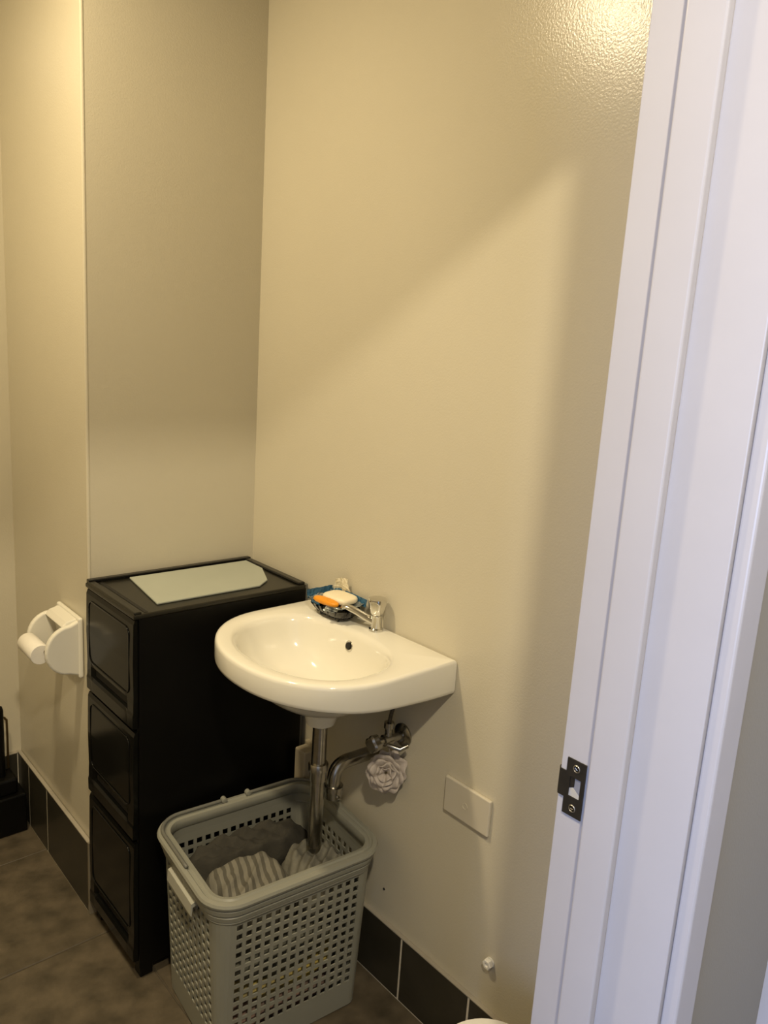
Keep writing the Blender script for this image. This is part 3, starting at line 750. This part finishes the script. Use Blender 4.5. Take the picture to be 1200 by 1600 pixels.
# ------------------------------------------------------------------ toilet roll holder on the pier
tr = thing('toilet_roll_holder', (XP, 1.82, 0.612), 'white ceramic toilet roll holder on the wall pier', 'roll holder')
ya, yb_, za, zb = 1.748, 1.896, 0.616, 0.766
obj('back_plate', box(NB(), XP-0.012, XP-0.0004, ya, yb_, za, zb), PORC, tr, bevel=0.005, bseg=3)
def cheek(y0_, y1_):
    P = [(XP-0.008, zb-0.006)]
    for k in range(17):
        a = PI/2+PI*k/16*0.98
        P.append((XP-0.028-0.058*math.cos(a-PI/2)**1.0*1.0 if False else XP-0.030+0.056*math.cos(a), 0.690+0.060*math.sin(a)))
    P.append((XP-0.008, za+0.006))
    bm = NB(); prism(bm, P, 'y', y0_, y1_); return bm
obj('cheek', cheek(ya+0.003, ya+0.018), PORC, tr, bevel=0.005, bseg=3)
obj('cheek', cheek(yb_-0.018, yb_-0.003), PORC, tr, bevel=0.005, bseg=3)
bm = NB()
P = [(XP-0.010, zb-0.004), (XP-0.034, zb-0.010), (XP-0.046, zb-0.022), (XP-0.036, zb-0.026), (XP-0.024, zb-0.040), (XP-0.018, zb-0.075), (XP-0.018, za+0.03), (XP-0.010, za+0.012)]
prism(bm, P, 'y', ya+0.015, yb_-0.015); obj('cove', bm, PORC, tr, bevel=0.004, bseg=3)
bm = NB(); cyl(bm, (XP-0.078, ya+0.004, 0.690), (XP-0.078, yb_-0.004, 0.690), 0.006, seg=16); obj('spindle', bm, WIRE, tr, smooth='auto')
bm = NB(); lathe(bm, (XP-0.090, ya+0.025, 0.685), (0, 1, 0), [(0, 0.0115), (0, 0.0225), (0.001, 0.0232), (0.095, 0.0232), (0.096, 0.0225), (0.096, 0.0115)], 36)
o = obj('toilet_roll', bm, mat('toilet_paper', (0.80, 0.77, 0.70), 0.9, bump=0.3, bscale=120), smooth='auto')
tag(recentre(o), 'nearly finished white toilet roll in the ceramic holder', 'toilet roll')

# ------------------------------------------------------------------ black brush caddy by the far wall
bc = thing('brush_caddy', (0.575, 2.19, 0), 'black toilet brush caddy with wire hoop in the corner', 'caddy')
obj('box', box(NB(), 0.515, 0.630, 2.150, 2.2495, 0, 0.118), BLACKP, bc, bevel=0.004)
obj('inner_cup', box(NB(), 0.535, 0.612, 2.165, 2.238, 0.1182, 0.165), BLACKP, bc, bevel=0.006)
bm = NB(); cyl(bm, (0.578, 2.200, 0.16), (0.578, 2.200, 0.365), 0.011, seg=16); lathe(bm, (0.578, 2.200, 0.365), (0, 0, 1), [(0, 0.011), (0.012, 0.008), (0.016, 0.002)], 16); obj('brush_handle', bm, BLACKP, bc, smooth='auto')
bm = NB(); tube(bm, smooth_path([(0.607, 2.236, 0.164), (0.607, 2.236, 0.300), (0.604, 2.236, 0.318), (0.594, 2.236, 0.326), (0.560, 2.236, 0.326), (0.549, 2.236, 0.316), (0.547, 2.236, 0.164)], 6), 0.0032, 8); obj('wire_hoop', bm, WIRE, bc, smooth='auto')

# white round bin, only its lid edge reaches into view
wbin = thing('round_bin', (0.873, 0.627, 0), 'small white round bin on the floor beside the door', 'bin')
bm = NB(); lathe(bm, (0.873, 0.627, 0), (0, 0, 1), [(0, 0.080), (0.003, 0.083), (0.288, 0.096)], 48); obj('bin_body', bm, WHITEP, wbin, smooth='auto')
bm = NB(); lathe(bm, (0.873, 0.627, 0.2882), (0, 0, 1), [(0, 0.098), (0.002, 0.1005), (0.016, 0.1005), (0.024, 0.094), (0.031, 0.060), (0.033, 0.0)], 48); obj('lid', bm, WHITEP, wbin, smooth='auto')
